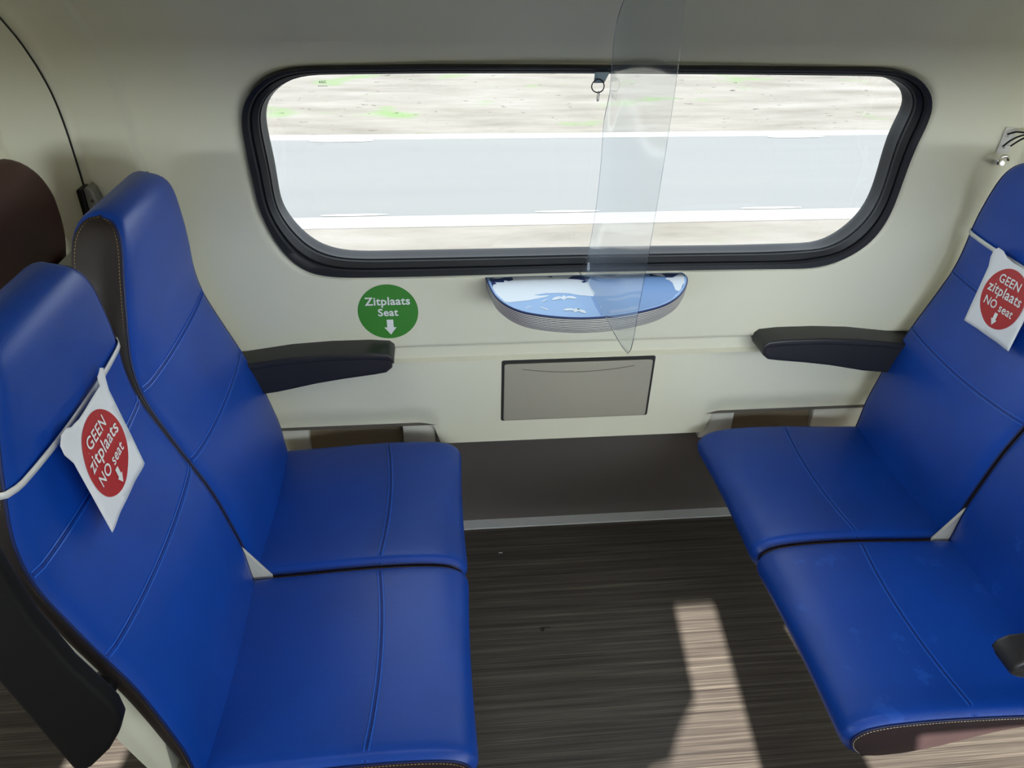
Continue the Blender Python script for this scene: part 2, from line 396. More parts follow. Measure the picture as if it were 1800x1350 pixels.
# ceiling, opposite wall, ends of the compartment
top = [(1.69, 1.385), (1.73, 1.275), (1.80, 1.05), (1.86, .78), (1.885, .43), (1.86, .08), (1.80, -.19), (1.73, -.415), (1.69, -.525)]
k = MB(); k.grid([[(-3.2, y, z) for z, y in top], [(3.6, y, z) for z, y in top]])
o = k.build('ceiling', M['wall'], angle=60); tag(o, kind='structure')
k = MB(); zl = [0, .45, .94, 1.0, 1.2, 1.35, 1.41, 1.49, 1.55, 1.61, 1.67, 1.73]
xl = sorted(set([-3.2, 3.6] + [v for ab in SUN_OPENINGS for v in ab]))
def yo(z): return -.92 - (fz(max(z, .8)) - Y0)
for i in range(len(xl) - 1):
    for j in range(len(zl) - 1):
        a, b, c, d = xl[i], xl[i + 1], zl[j], zl[j + 1]
        if (a, b) in [tuple(q) for q in SUN_OPENINGS] and c >= .94 and d <= 1.41: continue
        k.add([(a, yo(c), c), (b, yo(c), c), (b, yo(d), d), (a, yo(d), d)], [(0, 1, 2, 3)])
k.add([(x, yo(z) + .001, z) for x, z in ((.246, 1.411), (.40, 1.411), (.395, 1.25), (.336, 1.20), (.300, 1.155), (.246, 1.145))], [(0, 1, 2), (0, 2, 3), (0, 3, 4), (0, 4, 5)])   # unseen filler added to shape the left edge of the sun patch
k.add([(x, yo(z) + .001, z) for x, z in ((.676, 1.411), (.685, 1.411), (.775, 1.14), (.78, .93), (.676, .93))], [(0, 1, 2, 3, 4)])  # slanted filler added to cut the sunlight near the right seats
for a, b in SUN_OPENINGS[:1] + SUN_OPENINGS[4:]:      # rounded upper corners of the openings
    for xc, s_ in ((a, 1), (b, -1)):
        arc = [(xc + s_ * (.09 - .09 * math.sin(t)), 1.41 - .09 + .09 * math.cos(t)) for t in np.linspace(0, math.pi / 2, 9)]
        pts = [(xc, 1.41)] + arc
        k.add([(x, yo(z), z) for x, z in pts], [(0, i, i + 1) for i in range(1, len(pts) - 1)])
o = k.build('wall_front', M['wall'], merge=.0005, smooth=False); tag(o, kind='structure')
for nm, x in (('wall_left', -3.2), ('wall_right', 3.6)):
    prof = [(0, -.92)] + [(z, yo(z)) for z in zl[1:]] + top[::-1][1:] + [(z, fz(z)) for z in (1.67, 1.6, 1.5, 1.4, 1.3, 1.0, .47)] + [(.3, 1.88), (0, 1.915)]
    k = MB(); k.add([(x, y, z) for z, y in prof], [tuple(range(len(prof)))])
    o = k.build(nm, M['wall'], smooth=False); tag(o, kind='structure')
# panel joints left of the window
k = MB()
for xj, wj in ((-.792, .0022),):
    zz = np.arange(.50, 1.72, .02)
    k.grid([[(xj - wj, fy(xj, z) - .0008, z), (xj + wj, fy(xj, z) - .0008, z)] for z in zz])
o = k.build('trim_2', M['seam_dark'], smooth=False); tag(o, kind='structure')

# ------------------------------------------------------------------ window
win = empty('window_1', (0, 0, 0)); tag(win, kind='structure')
NA = 420; A = np.linspace(-math.pi, math.pi, NA, endpoint=False)
prof_f = [(-.012, .022), (0, .000), (.02, -.012), (.08, -.017), (.34, -.016), (.42, -.012), (.46, -.005), (.50, -.005), (.54, -.010), (.80, -.004), (.84, .004), (.90, .004), (.93, .018), (1.0, GO), (1.03, GO + .012)]
rows = []
for t, off in prof_f:
    r_ = []
    for a in A:
        q0, q1 = loop_at(PO, a), loop_at(PI_, a); q = q0 + (q1 - q0) * t; r_.append((q[0], fz(q[1]) + off, q[1]))
    rows.append(r_)
k = MB(); k.grid(rows, closed_u=True); k.build('window_frame', M['rubber'], win, angle=35)
rows = []
for t in (1.01, .8, .6, .4, .2, .02):
    rows.append([(q[0], fz(q[1]) + GO + .004, q[1]) for q in (CW + (loop_at(PI_, a) - CW) * t for a in A[::3])])
k = MB(); k.grid(rows, closed_u=True); k.add(rows[-1], [tuple(range(len(rows[-1])))])
k.build('window_pane', M['pane'], win, merge=.0003)

# ------------------------------------------------------------------ lettering
def text_mesh(txt, size, bold=0.0, align='CENTER', space=1.0):
    cu = bpy.data.curves.new('txt', 'FONT'); cu.body = txt; cu.size = size; cu.offset = bold; cu.align_x = align; cu.space_character = space
    cu.resolution_u = 4
    ob = bpy.data.objects.new('txt', cu); COL.objects.link(ob)
    dg = bpy.context.evaluated_depsgraph_get(); me = bpy.data.meshes.new_from_object(ob.evaluated_get(dg))
    v = [tuple(q.co) for q in me.vertices]; f = [tuple(p.vertices) for p in me.polygons]
    bpy.data.objects.remove(ob); bpy.data.curves.remove(cu); bpy.data.meshes.remove(me)
    return v, f
def fit_text(txt, width, bold=.0):
    v, f = text_mesh(txt, 1.0, bold, space=1.05); xs_ = [p[0] for p in v]; s_ = width / (max(xs_) - min(xs_)); c = (max(xs_) + min(xs_)) / 2
    return [((p[0] - c) * s_, p[1] * s_) for p in v], f
def disc(r, n=72, ry=None): return [(r * math.cos(t), (ry or r) * math.sin(t)) for t in np.linspace(0, 2 * math.pi, n, endpoint=False)]
ARROW = [(-.5, 1.0), (.5, 1.0), (.5, .36), (.95, .36), (0, -.25), (-.95, .36), (-.5, .36)]

# AGC mark etched in the pane
v, f = fit_text('AGC', .016, .02)
p = on_wall(567, 146, GO)
v3 = [(p[0] + a, p[1] - .001, p[2] + b) for a, b in v]
k = MB(); k.add(v3, f)
for i in range(7): k.box((p[0] - .010 + i * .003, p[1] - .001, p[2] - .007), (p[0] - .0085 + i * .003, p[1] - .0008, p[2] - .005))
k.build('glass_mark', M['etch'], win, smooth=False)

# ------------------------------------------------------------------ green sticker
st = empty('seat_sticker', (-.143, Y0, .838)); tag(st, 'round green sticker on the cream wall reading Zitplaats Seat with a white arrow', 'sticker')
k = MB()
k.add([(x, -.0008, z) for x, z in disc(.0765)], [tuple(range(72))])
k.build('green_disc', M['green'], st, smooth=False)
k = MB()
for txt, wd, z0 in (('Zitplaats', .114, .020), ('Seat', .051, -.011)):
    v, f = fit_text(txt, wd, .022); k.add([(a, -.0013, b + z0) for a, b in v], f)
k.add([(a * .0165 + .003, -.0013, b * .0345 - .0565) for a, b in ARROW], [(0, 6, 2, 1), (3, 4, 5), ])
k.build('lettering', M['print_white'], st, smooth=False)

# ------------------------------------------------------------------ seats
FRONT = [(.020, .395), (.010, .46), (.004, .53), (-.010, .60), (-.035, .70), (-.073, .80), (-.110, .90), (-.122, .95), (-.125, 1.0), (-.121, 1.05), (-.117, 1.10),
         (-.114, 1.15), (-.112, 1.19), (-.116, 1.222), (-.130, 1.244), (-.155, 1.254)]
REAR = [(-.014, .40), (-.016, .48), (-.034, .55), (-.068, .676), (-.123, .825), (-.158, .94), (-.181, 1.0), (-.199, 1.06), (-.210, 1.12), (-.215, 1.17), (-.209, 1.215), (-.188, 1.245), (-.155, 1.254)]
_wz = [.4, .8, .9, .95, 1.0, 1.05, 1.1, 1.15, 1.2, 1.23, 1.256]; _wv = [.2325, .2325, .230, .226, .220, .211, .198, .181, .160, .146, .130]
def ww(z): return float(np.interp(z, _wz, _wv))
NF = 72
FP = spline(FRONT, NF); RP = spline(REAR, NF)
JS = [-1, -.985, -.96, -.92, -.85, -.7, -.5, -.25, 0, .25, .5, .7, .85, .92, .96, .985, 1]
def normal2(P, i):
    a = P[max(0, i - 1)]; b = P[min(len(P) - 1, i + 1)]; t = _n(b - a); return np.array([t[1], -t[0]])
def edge_drop(j): return .007 * max(0, (abs(j) - .88) / .12) ** 2
def front_pt(i, j, lift=0.0):
    u, z = FP[i]; n = normal2(FP, i); q = np.array([u, z]) - n * (edge_drop(j) + .005 * abs(j) ** 3 - lift)
    return (q[0], ww(z) * j, q[1])
def rear_pt(i, j):
    u, z = RP[i]; n = -normal2(RP, i); d = edge_drop(j) * (.35 + .65 * sm(i, NF - 12, NF - 1)); return (u - n[0] * d, ww(z) * j, z - n[1] * d)
def front_at_z(z, j, lift):
    i = int(np.argmin(np.abs(FP[:-8, 1] - z))); u = float(np.interp(z, FP[:-6, 1], FP[:-6, 0])); n = normal2(FP, i)
    q = np.array([u, z]) - n * (edge_drop(j) + .005 * abs(j) ** 3 - lift); return (q[0], ww(z) * j, q[1])
CTOP = [(-.03, .440), (.0, .450), (.10, .455), (.20, .461), (.285, .464), (.36, .463), (.415, .458), (.448, .448), (.467, .431), (.472, .412), (.465, .390), (.448, .371), (.430, .361)]
CBOT = [(-.03, .425), (.0, .420), (.13, .408), (.20, .392), (.27, .370), (.33, .357), (.37, .354), (.40, .354), (.430, .361)]
NC = 60
CT = spline(CTOP, NC); CB = spline(CBOT, NC)
HW = .2325
def cush_pt(i, j, lift=0.0):
    n = normal2(CT, i); n = -n if n[1] < 0 and i < NC * .5 else n
    n = np.array([-n[0], -n[1]]) if np.dot(n, np.array([.3, 1.0]) if i < NC * .6 else CT[i] - np.array([.40, .41])) < 0 else n
    q = CT[i] - n * (edge_drop(j) * 1.3 - lift - .006 * abs(j) ** 2 * (abs(j) < .97))
    if CT[i][0] > .40: pass
    return (q[0], HW * j, q[1])
def stitches(k, path, step=.0062, ln=.0036, r=.0007):
    P = np.array(path); Ls = np.concatenate([[0], np.cumsum(np.linalg.norm(np.diff(P, axis=0), axis=1))])
    t = 0
    while t + ln < Ls[-1]:
        a = [np.interp(t, Ls, P[:, q]) for q in range(3)]; b = [np.interp(t + ln, Ls, P[:, q]) for q in range(3)]
        k.tube([a, b], r, 4); t += step
def build_seat(loc, rz, label, group, cover, seam_u, side=None, thread='thread', cover_name='blue', cat='seat', hinge=0, beam=.23):
    s_ = empty('train_seat', loc, rz); tag(s_, label, cat, group)
    side = side or M['black_leather']
    # ---- backrest
    k = MB()
    rows = [[front_pt(i, j) for j in JS] for i in range(NF)]
    NB = 22
    for i in range(NF - 2, NF - 2 - NB, -1):     # over the top and a little down the rear
        rows.append([rear_pt(i, j) for j in JS])
    k.grid(rows)
    bk = k.build('backrest', cover, s_, angle=70)
    k = MB()
    rows = []
    for i in range(NF - 2 - NB + 1, -1, -1):
        rows.append([rear_pt(i, j) for j in JS])
    k.grid(rows); k.build('rear_panel', M['maroon_dark'], s_, angle=70)
    k = MB()
    for sgn in (-1, 1):
        rows = []
        for i in range(NF):
            a = np.array(front_pt(i, sgn)); b = np.array(rear_pt(i, sgn))
            th = np.linalg.norm(a - b)
            rows.append([tuple(a + (b - a) * t + np.array([0, sgn * min(.007, th * .12) * math.sin(math.pi * t), 0])) for t in (0, .06, .15, .3, .5, .7, .85, 1)])
        k.grid(rows)
    k.build('side_panel', side, s_, angle=80)
    k = MB(); KK = {-1: MB(), 1: MB()}
    for sgn in (-1, 1):
        kk = KK[sgn]
        path = [np.array(front_pt(i, sgn)) for i in range(NF)]; k.tube(path, .0022, 6)
        sp = []
        for i in range(NF):
            a = path[i]; b = np.array(rear_pt(i, sgn)); d = np.linalg.norm(b - a)
            q = a + (b - a) / max(d, 1e-6) * min(.006, d * .45) + np.array([0, sgn * .0014, 0]); sp.append(q)
        stitches(kk, sp[3:-1])
        if True:
            sp2 = []
            for i in range(NF - 2, NF - 34, -1):
                a = path[i]; b = np.array(rear_pt(i, sgn)); d = np.linalg.norm(b - a)
                sp2.append(b + (a - b) / max(d, 1e-6) * min(.006, d * .45) + np.array([0, sgn * .0014, 0]))
            stitches(kk, sp2)
    # ---- cushion
    kc = MB(); kc.grid([[cush_pt(i, j) for j in JS] for i in range(NC)])
    cu = kc.build('seat_cushion', cover, s_, angle=70)
    kc = MB()
    for sgn in (-1, 1):
        rows = []
        for i in range(NC):
            a = np.array(cush_pt(i, sgn)); b = np.array([CB[i][0], HW * sgn * .985, CB[i][1]])
            rows.append([tuple(a + (b - a) * t + np.array([0, sgn * .004 * math.sin(math.pi * t), 0])) for t in (0, .1, .3, .5, .7, .9, 1)])
        kc.grid(rows)
    kc.grid([[(CB[i][0], HW * j * .985, CB[i][1]) for j in (-1, -.5, 0, .5, 1)] for i in range(NC)])
    kc.build('cushion_side', M['plum'] if side is M['black_leather'] else side, s_, angle=60)
    for sgn in (-1, 1):
        kk = KK[sgn]; path = [np.array(cush_pt(i, sgn)) for i in range(NC)]; k.tube(path[3:], .0022, 6)
        sp = []
        for i in range(3, NC - 1):
            a = path[i]; b = np.array([CB[i][0], HW * sgn * .985, CB[i][1]]); d = np.linalg.norm(b - a)
            sp.append(a + (b - a) / max(d, 1e-6) * min(.006, d * .5) + np.array([0, sgn * .0022, 0]))
        stitches(kk, sp)
    k.build('piping', M['navy'] if cover is not M['maroon'] else M['maroon'], s_)
    for kk in KK.values(): kk.build('stitching', M[thread], s_, smooth=False)
    # ---- double seams
    seam_m = M['blue_seam'] if cover is not M['maroon'] else M['maroon']
    for zc, sag in ((.938, .012), (.775, .022)):
        k = MB(); d = MB()
        for dz, rr, lift in ((.0045, .0022, .0002), (-.0045, .0022, .0002)):
            k.tube([front_at_z(zc + dz - sag * (1 - j * j) * .6, j, lift) for j in np.linspace(-.985, .985, 25)], rr, 6)
        k.build('backrest_seam', seam_m, s_)
        d.tube([front_at_z(zc - sag * (1 - j * j) * .6, j, .0001) for j in np.linspace(-.985, .985, 25)], .0013, 6)
        d.build('seam_groove', M['groove'] if cover is not M['maroon'] else M['seam_dark'], s_)
    k = MB(); d = MB()
    for du, rr, kb, z_ in ((.0045, .0022, k, .0002), (-.0045, .0022, k, .0002), (0, .0016, d, .0001)):
        pts = []
        for j in np.linspace(-.985, .985, 25):
            u = seam_u + .016 * (1 - j * j) + du; i = int(np.argmin(np.abs(CT[:45, 0] - u))); zt = float(np.interp(u, CT[:45, 0], CT[:45, 1]))
            off = -edge_drop(j) * 1.3 + .006 * j * j * (abs(j) < .97)
            pts.append((u, HW * j, zt + off + z_))
        kb.tube(pts, rr, 6)
    k.build('cushion_seam', seam_m, s_); d.build('seam_groove', M['groove'] if cover is not M['maroon'] else M['seam_dark'], s_)
    # ---- cream shell behind and under the padding
    poly = [(p_[0] - .001, p_[1]) for p_ in RP if .56 < p_[1] < 1.0]
    poly = [(-.05, .43), (-.045, .52)] + poly + [(-.200, 1.02), (-.205, .94), (-.195, .82), (-.165, .70), (-.128, .58), (-.095, .48), (-.070, .41), (-.02, .375), (.05, .362), (.05, .385), (.0, .41)]
    v, f = prism(poly, 1, -.214, .214, .004, 2)
    k = MB(); k.add(v, f); k.build('seat_shell', M['cream'], s_, angle=40)
    # ---- cantilever beam towards the wall and hinge plate
    b0, b1 = (-.17, beam) if rz == 0 else (-beam, .17)
    v, f = prism([(.14, b0), (.22, b0), (.22, b1), (.14, b1)], 2, .305, .352, .004, 2); k = MB(); k.add(v, f); k.build('support_beam', M['cream'], s_)
    if hinge:
        k = MB(); yh = hinge * (HW + .0055)
        v, f = prism([(-.09, .60), (-.01, .535), (.042, .448), (.03, .36), (-.03, .37), (-.07, .45)], 1, yh - .004, yh + .004, .0015, 2); k.add(v, f)
        k.build('hinge_plate', M['cream_light'], s_)
    return s_
XL, XR = -.444, 1.186
YA, YW = 1.0325, 1.5085
gl, gr_ = 'blue seats left of the table', 'blue seats right of the table'
sLW = build_seat((XL, YW, 0), 0, 'empty blue leather seat at the left, next to the wall with the green sticker', gl, M['blue'], .276, beam=.37)
sLA = build_seat((XL, YA, 0), 0, 'blue leather seat at the lower left, nearest the camera, tag strapped on its backrest', gl, M['blue'], .278, hinge=1)
sRW = build_seat((XR, YW, 0), math.pi, 'blue leather seat against the right wall, red NO seat tag strapped on its backrest', gr_, M['blue'], .225, beam=.37)
sRA = build_seat((XR, YA, 0), math.pi, 'blue leather seat with faint stains at the lower right, black armrest over its cushion', gr_, M['blue_stained'], .232, thread='thread_pale', hinge=-1)
sM = build_seat((-1.03, 1.50, .030), math.pi, 'dark maroon seat at the left edge, back to back with the blue seats', None, M['maroon'], .25, side=M['maroon'], thread='maroon', beam=.37)

# ------------------------------------------------------------------ armrests
def armrest(name, label, poly, y0, y1, m, cap=None, bevel=.010, pivot=None, group=None, seat=None):
    e = empty(name, (0, 0, 0))
    if seat:                    # an armrest hinged to a seat is a part of that seat
        S.view_layers[0].update(); e.parent = seat; e.matrix_parent_inverse = seat.matrix_world.inverted(); tag(e, label)
    else: tag(e, label, 'armrest', group)
    v, f = prism(poly, 1, y0, y1, bevel, 4); k = MB(); k.add(v, f); k.build('armrest_body', m, e, angle=50)
    if cap:
        v, f = prism(cap, 1, y0 - .0015, y1 + .0015, .006, 3); k = MB(); k.add(v, f); k.build('armrest_pad', m, e, angle=50)
    if pivot:
        (px_, pz_), a, b = pivot
        k = MB(); k.tube([(px_, a, pz_), (px_, b, pz_)], .018, 20); k.build('pivot', M['black_plastic'], e)
    return e
def arm_poly(x_tip, d):     # wall armrest; d = direction towards the backrest
    T = [(0, .745), (.012, .753), (.06, .757), (.16, .757), (.26, .751), (.34, .740), (.50, .716)]
    B = [(.50, .625), (.30, .651), (.20, .672), (.13, .683), (.05, .693), (.02, .698), (.004, .712)]
    return [(x_tip + d * a, b) for a, b in T + B]
def cap_poly(x_tip, d):
    T = [(-.001, .744), (.011, .7545), (.06, .7588), (.16, .7588), (.26, .753), (.34, .742), (.50, .718)]
    return [(x_tip + d * a, b) for a, b in T] + [(x_tip + d * a, b - .020) for a, b in T[::-1]]
armrest('wall_armrest', 'curved black armrest on the wall below the green sticker', arm_poly(-.134, -1), 1.712, 1.806, M['armrest'], cap_poly(-.134, -1), group='armrests fixed to the wall')
armrest('wall_armrest', 'curved black armrest on the wall beside the right window seat', arm_poly(.840, 1), 1.712, 1.806, M['armrest'], cap_poly(.840, 1), group='armrests fixed to the wall')
armrest('armrest', 'black armrest folded up',
        [(q[0], q[2]) for q in (at(x, y, 1, .73) for x, y in ((-60, 900), (-20, 945), (23, 1018), (65, 1083), (130, 1160), (181, 1207), (207, 1233), (218, 1256), (212, 1280), (197, 1306), (168, 1334), (145, 1347), (130, 1334), (60, 1251), (0, 1181), (-70, 1095), (-100, 1040), (-100, 960)))],
        .716, .744, M['slab'], bevel=.010, pivot=((-.530, .715), .738, .812), seat=sLA)
armrest('armrest', 'black armrest folded down',
        [(.905, .664), (.908, .678), (.925, .689), (1.0, .694), (1.15, .697), (1.27, .70), (1.29, .66), (1.27, .625), (1.10, .634), (.96, .640), (.925, .645), (.911, .653)],
        .742, .795, M['armrest'], [(.903, .668), (.908, .682), (.925, .693), (1.0, .698), (1.25, .702), (1.25, .676), (1.0, .672), (.925, .668), (.908, .661)], bevel=.011, pivot=((1.262, .655), .79, .812), seat=sRA)

# ------------------------------------------------------------------ NO seat tags
def strap_loop(yc, X, sgn, z0, dz_fn):
    """ribbon round the backrest at height z0"""
    pts = []
    js = np.linspace(-1, 1, 33)
    for j in js:
        z = z0 + dz_fn(j); p_ = front_at_z(z, j, .0035 + .004 * (1 - j * j)); pts.append((p_[0], p_[1] * 1.012, z))
    fu = pts[-1][0]; rr = float(np.interp(z0, RP[:-6, 1], RP[:-6, 0])) - .004
    for t in (.3, .7): pts.append((fu + (rr - fu) * t, ww(z0) + .010, z0))
    for j in (1, .5, 0, -.5, -1): pts.append((rr, (ww(z0) + .002) * j, z0))
    for t in (.7, .3): pts.append((fu + (rr - fu) * t, -ww(z0) - .010, z0))
    return [(X + sgn * u, yc + sgn * y, z) for u, y, z in pts]
def seat_tag(label, X, yc, sgn, cy_, cz_, tilt_deg, z_strap):
    e = empty('seat_tag', (0, 0, 0)); tag(e, label, 'tag', 'red NO seat tags strapped on backrests')
    x0 = X + sgn * -.1005; slope = .12                       # hanging just in front of the padding
    ca, sa = math.cos(math.radians(tilt_deg)), math.sin(math.radians(tilt_deg))
    def P(a, b, lift=0.0):      # a = reading direction, b = up, from the disc centre
        bend = .006 * sm(abs(a), .03, .085) - .004 * (a / .08) ** 2
        yy = cy_ + sgn * (a * ca - b * sa); zz = cz_ + a * sa + b * ca
        return (x0 + sgn * ((cz_ + .07 - zz) * slope + lift + bend), yy, zz)
    W2, T, B = .083, .078, -.094
    outl = [(-W2, B), (-W2 * .5, B), (0, B), (W2 * .5, B), (W2, B), (W2 * 1.01, -.03), (W2 * 1.0, .03), (W2 * 1.0, .060), (W2 * 1.08, .075), (W2 * 1.20, .092), (W2 * 1.06, .099), (W2 * .84, .094), (W2 * .78, .080),
            (.04, T), (-.02, T), (-.045, .082), (-.060, .091), (-.078, .093), (-.090, .082), (-.091, .066), (-W2, .045), (-W2, .0), (-W2, -.05)]
    # triangulated sheet with a real thickness
    bm = bmesh.new(); vs = [bm.verts.new((a, b, 0)) for a, b in outl]; fc = bm.faces.new(vs)
    bmesh.ops.triangulate(bm, faces=[fc]); bmesh.ops.subdivide_edges(bm, edges=bm.edges[:], cuts=4, use_grid_fill=True)
    bm.verts.index_update(); V2 = [(q.co.x, q.co.y) for q in bm.verts]; F2 = [tuple(q.index for q in f_.verts) for f_ in bm.faces]; bm.free()
    k = MB(); k.add([P(a, b, .0008) for a, b in V2], F2); o = k.build('paper', M['paper'], e, merge=.00001)
    so = o.modifiers.new('thickness', 'SOLIDIFY'); so.thickness = .0006; so.offset = 0
    rings = [[P(r_ * math.cos(t), r_ * math.sin(t) * 1.03 - .003, .0018) for t in np.linspace(0, 2 * math.pi, 72, endpoint=False)] for r_ in (.0675, .05, .03, .01, .0005)]
    k = MB(); k.grid(rings, closed_u=True); k.build('red_disc', M['red'], e)
    k = MB()
    for txt, wd, b0, a0 in (('GEEN', .070, .028, -.001), ('zitplaats', .113, .000, 0), ('NO seat', .098, -.031, -.001)):
        v, f = fit_text(txt, wd, .013); k.add([P(a + a0, b + b0, .0030) for a, b in v], f)
    k.add([P(a * .0105 + .003, b * .0235 - .0600, .0030) for a, b in ARROW], [(0, 6, 2, 1), (3, 4, 5)])
    k.build('lettering', M['print_white'], e, smooth=False)
    loop = strap_loop(yc, X, sgn, z_strap, lambda j: -.004 * (1 - j * j))
    k = MB(); rows = []
    n = len(loop)
    for i, p_ in enumerate(loop):
        a = np.array(p_); h = .0052
        rows.append([tuple(a + np.array([0, 0, -h])), tuple(a + np.array([0, 0, h]))])
    rows.append(rows[0]); k.grid(rows)
    o = k.build('strap', M['strap'], e, merge=.00001); so = o.modifiers.new('thickness', 'SOLIDIFY'); so.thickness = .0016; so.offset = 0
    return e
seat_tag('white paper tag with red disc, GEEN zitplaats NO seat, strapped on the left aisle-side backrest', XL, YA, 1, 1.016, .990, 2, 1.066)
seat_tag('white paper tag with red disc, GEEN zitplaats NO seat, strapped on the right wall-side backrest', XR, YW, -1, 1.489, .975, 2, 1.050)

# ------------------------------------------------------------------ folding-table stub under the window
TZ = .925
tb = empty('wall_table', (0, 0, 0)); tag(tb, 'half-oval wall table with blue moth pattern top and striped edge under the window', 'table')
tp = [(853, 487), (860, 503), (870, 520), (888, 535), (915, 547), (950, 554), (990, 558), (1030, 559), (1075, 556), (1120, 549), (1160, 539), (1185, 527), (1200, 513), (1208, 497), (1207, 486), (1198, 479)]
edge = [tuple(at(x, y, 2, TZ)[:2]) for x, y in tp]
edge = [(edge[0][0], Y0 + .004)] + edge + [(edge[-1][0], Y0 + .004)]
ed = spline([edge[0], edge[1]] + edge[2:-1] + [edge[-1]], 90)
def shrink(P, d):
    c = np.array([.37, 1.80]); out = []
    for p_ in P:
        v_ = np.array(p_) - c; out.append(tuple(c + v_ * (1 - d / np.linalg.norm(v_))))
    return out
E0 = [(a, min(b, Y0 + .004)) for a, b in ed]
k = MB()
lv = [(TZ - .001, 0.0), (TZ - .015, .0), (TZ - .028, .002), (TZ - .038, .006), (TZ - .046, .014)]
k.grid([[(a, b, z) for a, b in shrink(E0, d)] for z, d in lv]); k.add([(a, b, lv[-1][0]) for a, b in shrink(E0, lv[-1][1])], [tuple(range(len(E0)))])
k.build('table_edge', M['t_edge'], tb, angle=50)
k = MB()
n = len(E0)
k.add([(a, b, TZ + .0012) for a, b in shrink(E0, .002)], [tuple(range(n))], 0)
k.grid([[(a, b, TZ + .0012) for a, b in shrink(E0, .002)], [(a, b, TZ + .0004) for a, b in shrink(E0, -.0006)], [(a, b, TZ - .0022) for a, b in shrink(E0, -.0006)]], 1)
EI = shrink(E0, .0045)
def inside(q):
    c = False
    for (x0, y0), (x1, y1) in zip(EI, EI[1:] + EI[:1]):
        if (y0 > q[1]) != (y1 > q[1]) and q[0] < (x1 - x0) * (q[1] - y0) / (y1 - y0) + x0: c = not c
    return c
def inlay(px_pts, mi, lift):
    pts = [at(x, y, 2, TZ + .0012) for x, y in px_pts]
    c3 = []
    for p_ in pts:
        q = np.array(p_[:2]); q[1] = min(q[1], Y0 - .004); c = np.array([.37, 1.74])
        for _ in range(60):
            if inside(q): break
            q = c + (q - c) * .985
        c3.append((q[0], q[1], TZ + .0012 + lift))
    bm = bmesh.new(); vs = [bm.verts.new(q) for q in c3]
    try:
        fc = bm.faces.new(vs); r_ = bmesh.ops.triangulate(bm, faces=[fc])
        bm.verts.index_update(); k.add([tuple(q.co) for q in bm.verts], [tuple(q.index for q in f_.verts) for f_ in bm.faces], mi)
    finally: bm.free()
def a_(pts): return [(850 + x / 9, 470 + y / 9) for x, y in pts]
def b_(pts): return [(1030 + x / 9.474, 470 + y / 9.474) for x, y in pts]
inlay(b_([(100, 90), (1580, 70), (1650, 150), (1690, 330), (1640, 450), (1550, 545), (1300, 640), (950, 735), (600, 790), (250, 815), (150, 640), (80, 480), (60, 250)]), 2, .0002)      # deeper blue field, right half
inlay(a_([(190, 125), (1000, 110), (1500, 100), (1640, 200), (1700, 330), (1760, 400), (1740, 460), (1500, 440), (1350, 412), (1180, 405), (980, 412), (800, 440), (900, 450), (1045, 440), (1000, 465), (700, 525), (390, 556), (330, 540), (200, 420), (120, 330), (150, 250), (120, 190)]), 3, .0004)   # white cloud shape
inlay(a_([(35, 140), (170, 125), (110, 190), (240, 182), (330, 140), (450, 138), (468, 205), (400, 222), (330, 205), (320, 240), (180, 238), (205, 262), (150, 280), (120, 320), (70, 240)]), 4, .0006)
inlay(a_([(975, 108), (1060, 108), (1100, 168)]), 4, .0006)
inlay(a_([(1335, 185), (1400, 140), (1530, 110), (1600, 150), (1690, 160), (1640, 225), (1590, 250), (1540, 235), (1590, 212), (1500, 195)]), 4, .0006)
inlay(b_([(1050, 75), (1290, 80), (1350, 65), (1400, 110), (1530, 115), (1430, 170), (1320, 165), (1200, 150), (1050, 150)]), 4, .0006)
inlay(b_([(1100, 120), (1180, 95), (1250, 100), (1320, 158), (1200, 145)]), 3, .0008)
inlay(b_([(1320, 200), (1340, 175), (1450, 175), (1560, 110), (1610, 130), (1640, 170), (1690, 260), (1690, 290), (1610, 285), (1580, 370), (1540, 400), (1490, 380), (1440, 260), (1380, 215)]), 3, .0008)
inlay(b_([(1580, 410), (1620, 385), (1680, 380), (1660, 425)]), 3, .0008)
inlay(b_([(1505, 450), (1640, 455), (1550, 545)]), 3, .0008)
def moth(cx_, cy_, s_, fl=1, rot=0):
    sh = [(0, -22), (7, -20), (9, -8), (26, -18), (58, -14), (80, 4), (62, 10), (38, 5), (16, 3), (10, 14), (0, 22), (-10, 12), (-20, 6), (-40, 18), (-68, 22), (-66, 8), (-50, -8), (-28, -14), (-9, -8), (-7, -20)]
    c, s2 = math.cos(rot), math.sin(rot)
    inlay([(cx_ + s_ * (fl * x * c - y * s2), cy_ + s_ * (fl * x * s2 + y * c) * .62) for x, y in sh], 3, .0008)
moth(1000 - 9, 524, .30); moth(1013 - 1, 546, .28, -1, .12); moth(957, 529, .09, 1, -.5); moth(929, 541, .08, 1, -.4); moth(957, 543, .11, -1, .4)
k.build('tabletop', [M['t_light'], M['t_navy'], M['t_pale'], M['t_white'], M['t_navy']], tb, smooth=False)
p = at(1049, 584, 1, 1.60)
k = MB(); k.tube([(p[0], 1.605, TZ - .042), (p[0], 1.605, TZ - .056)], [.010, .006], 14); k.build('screw', M['chrome'], tb)

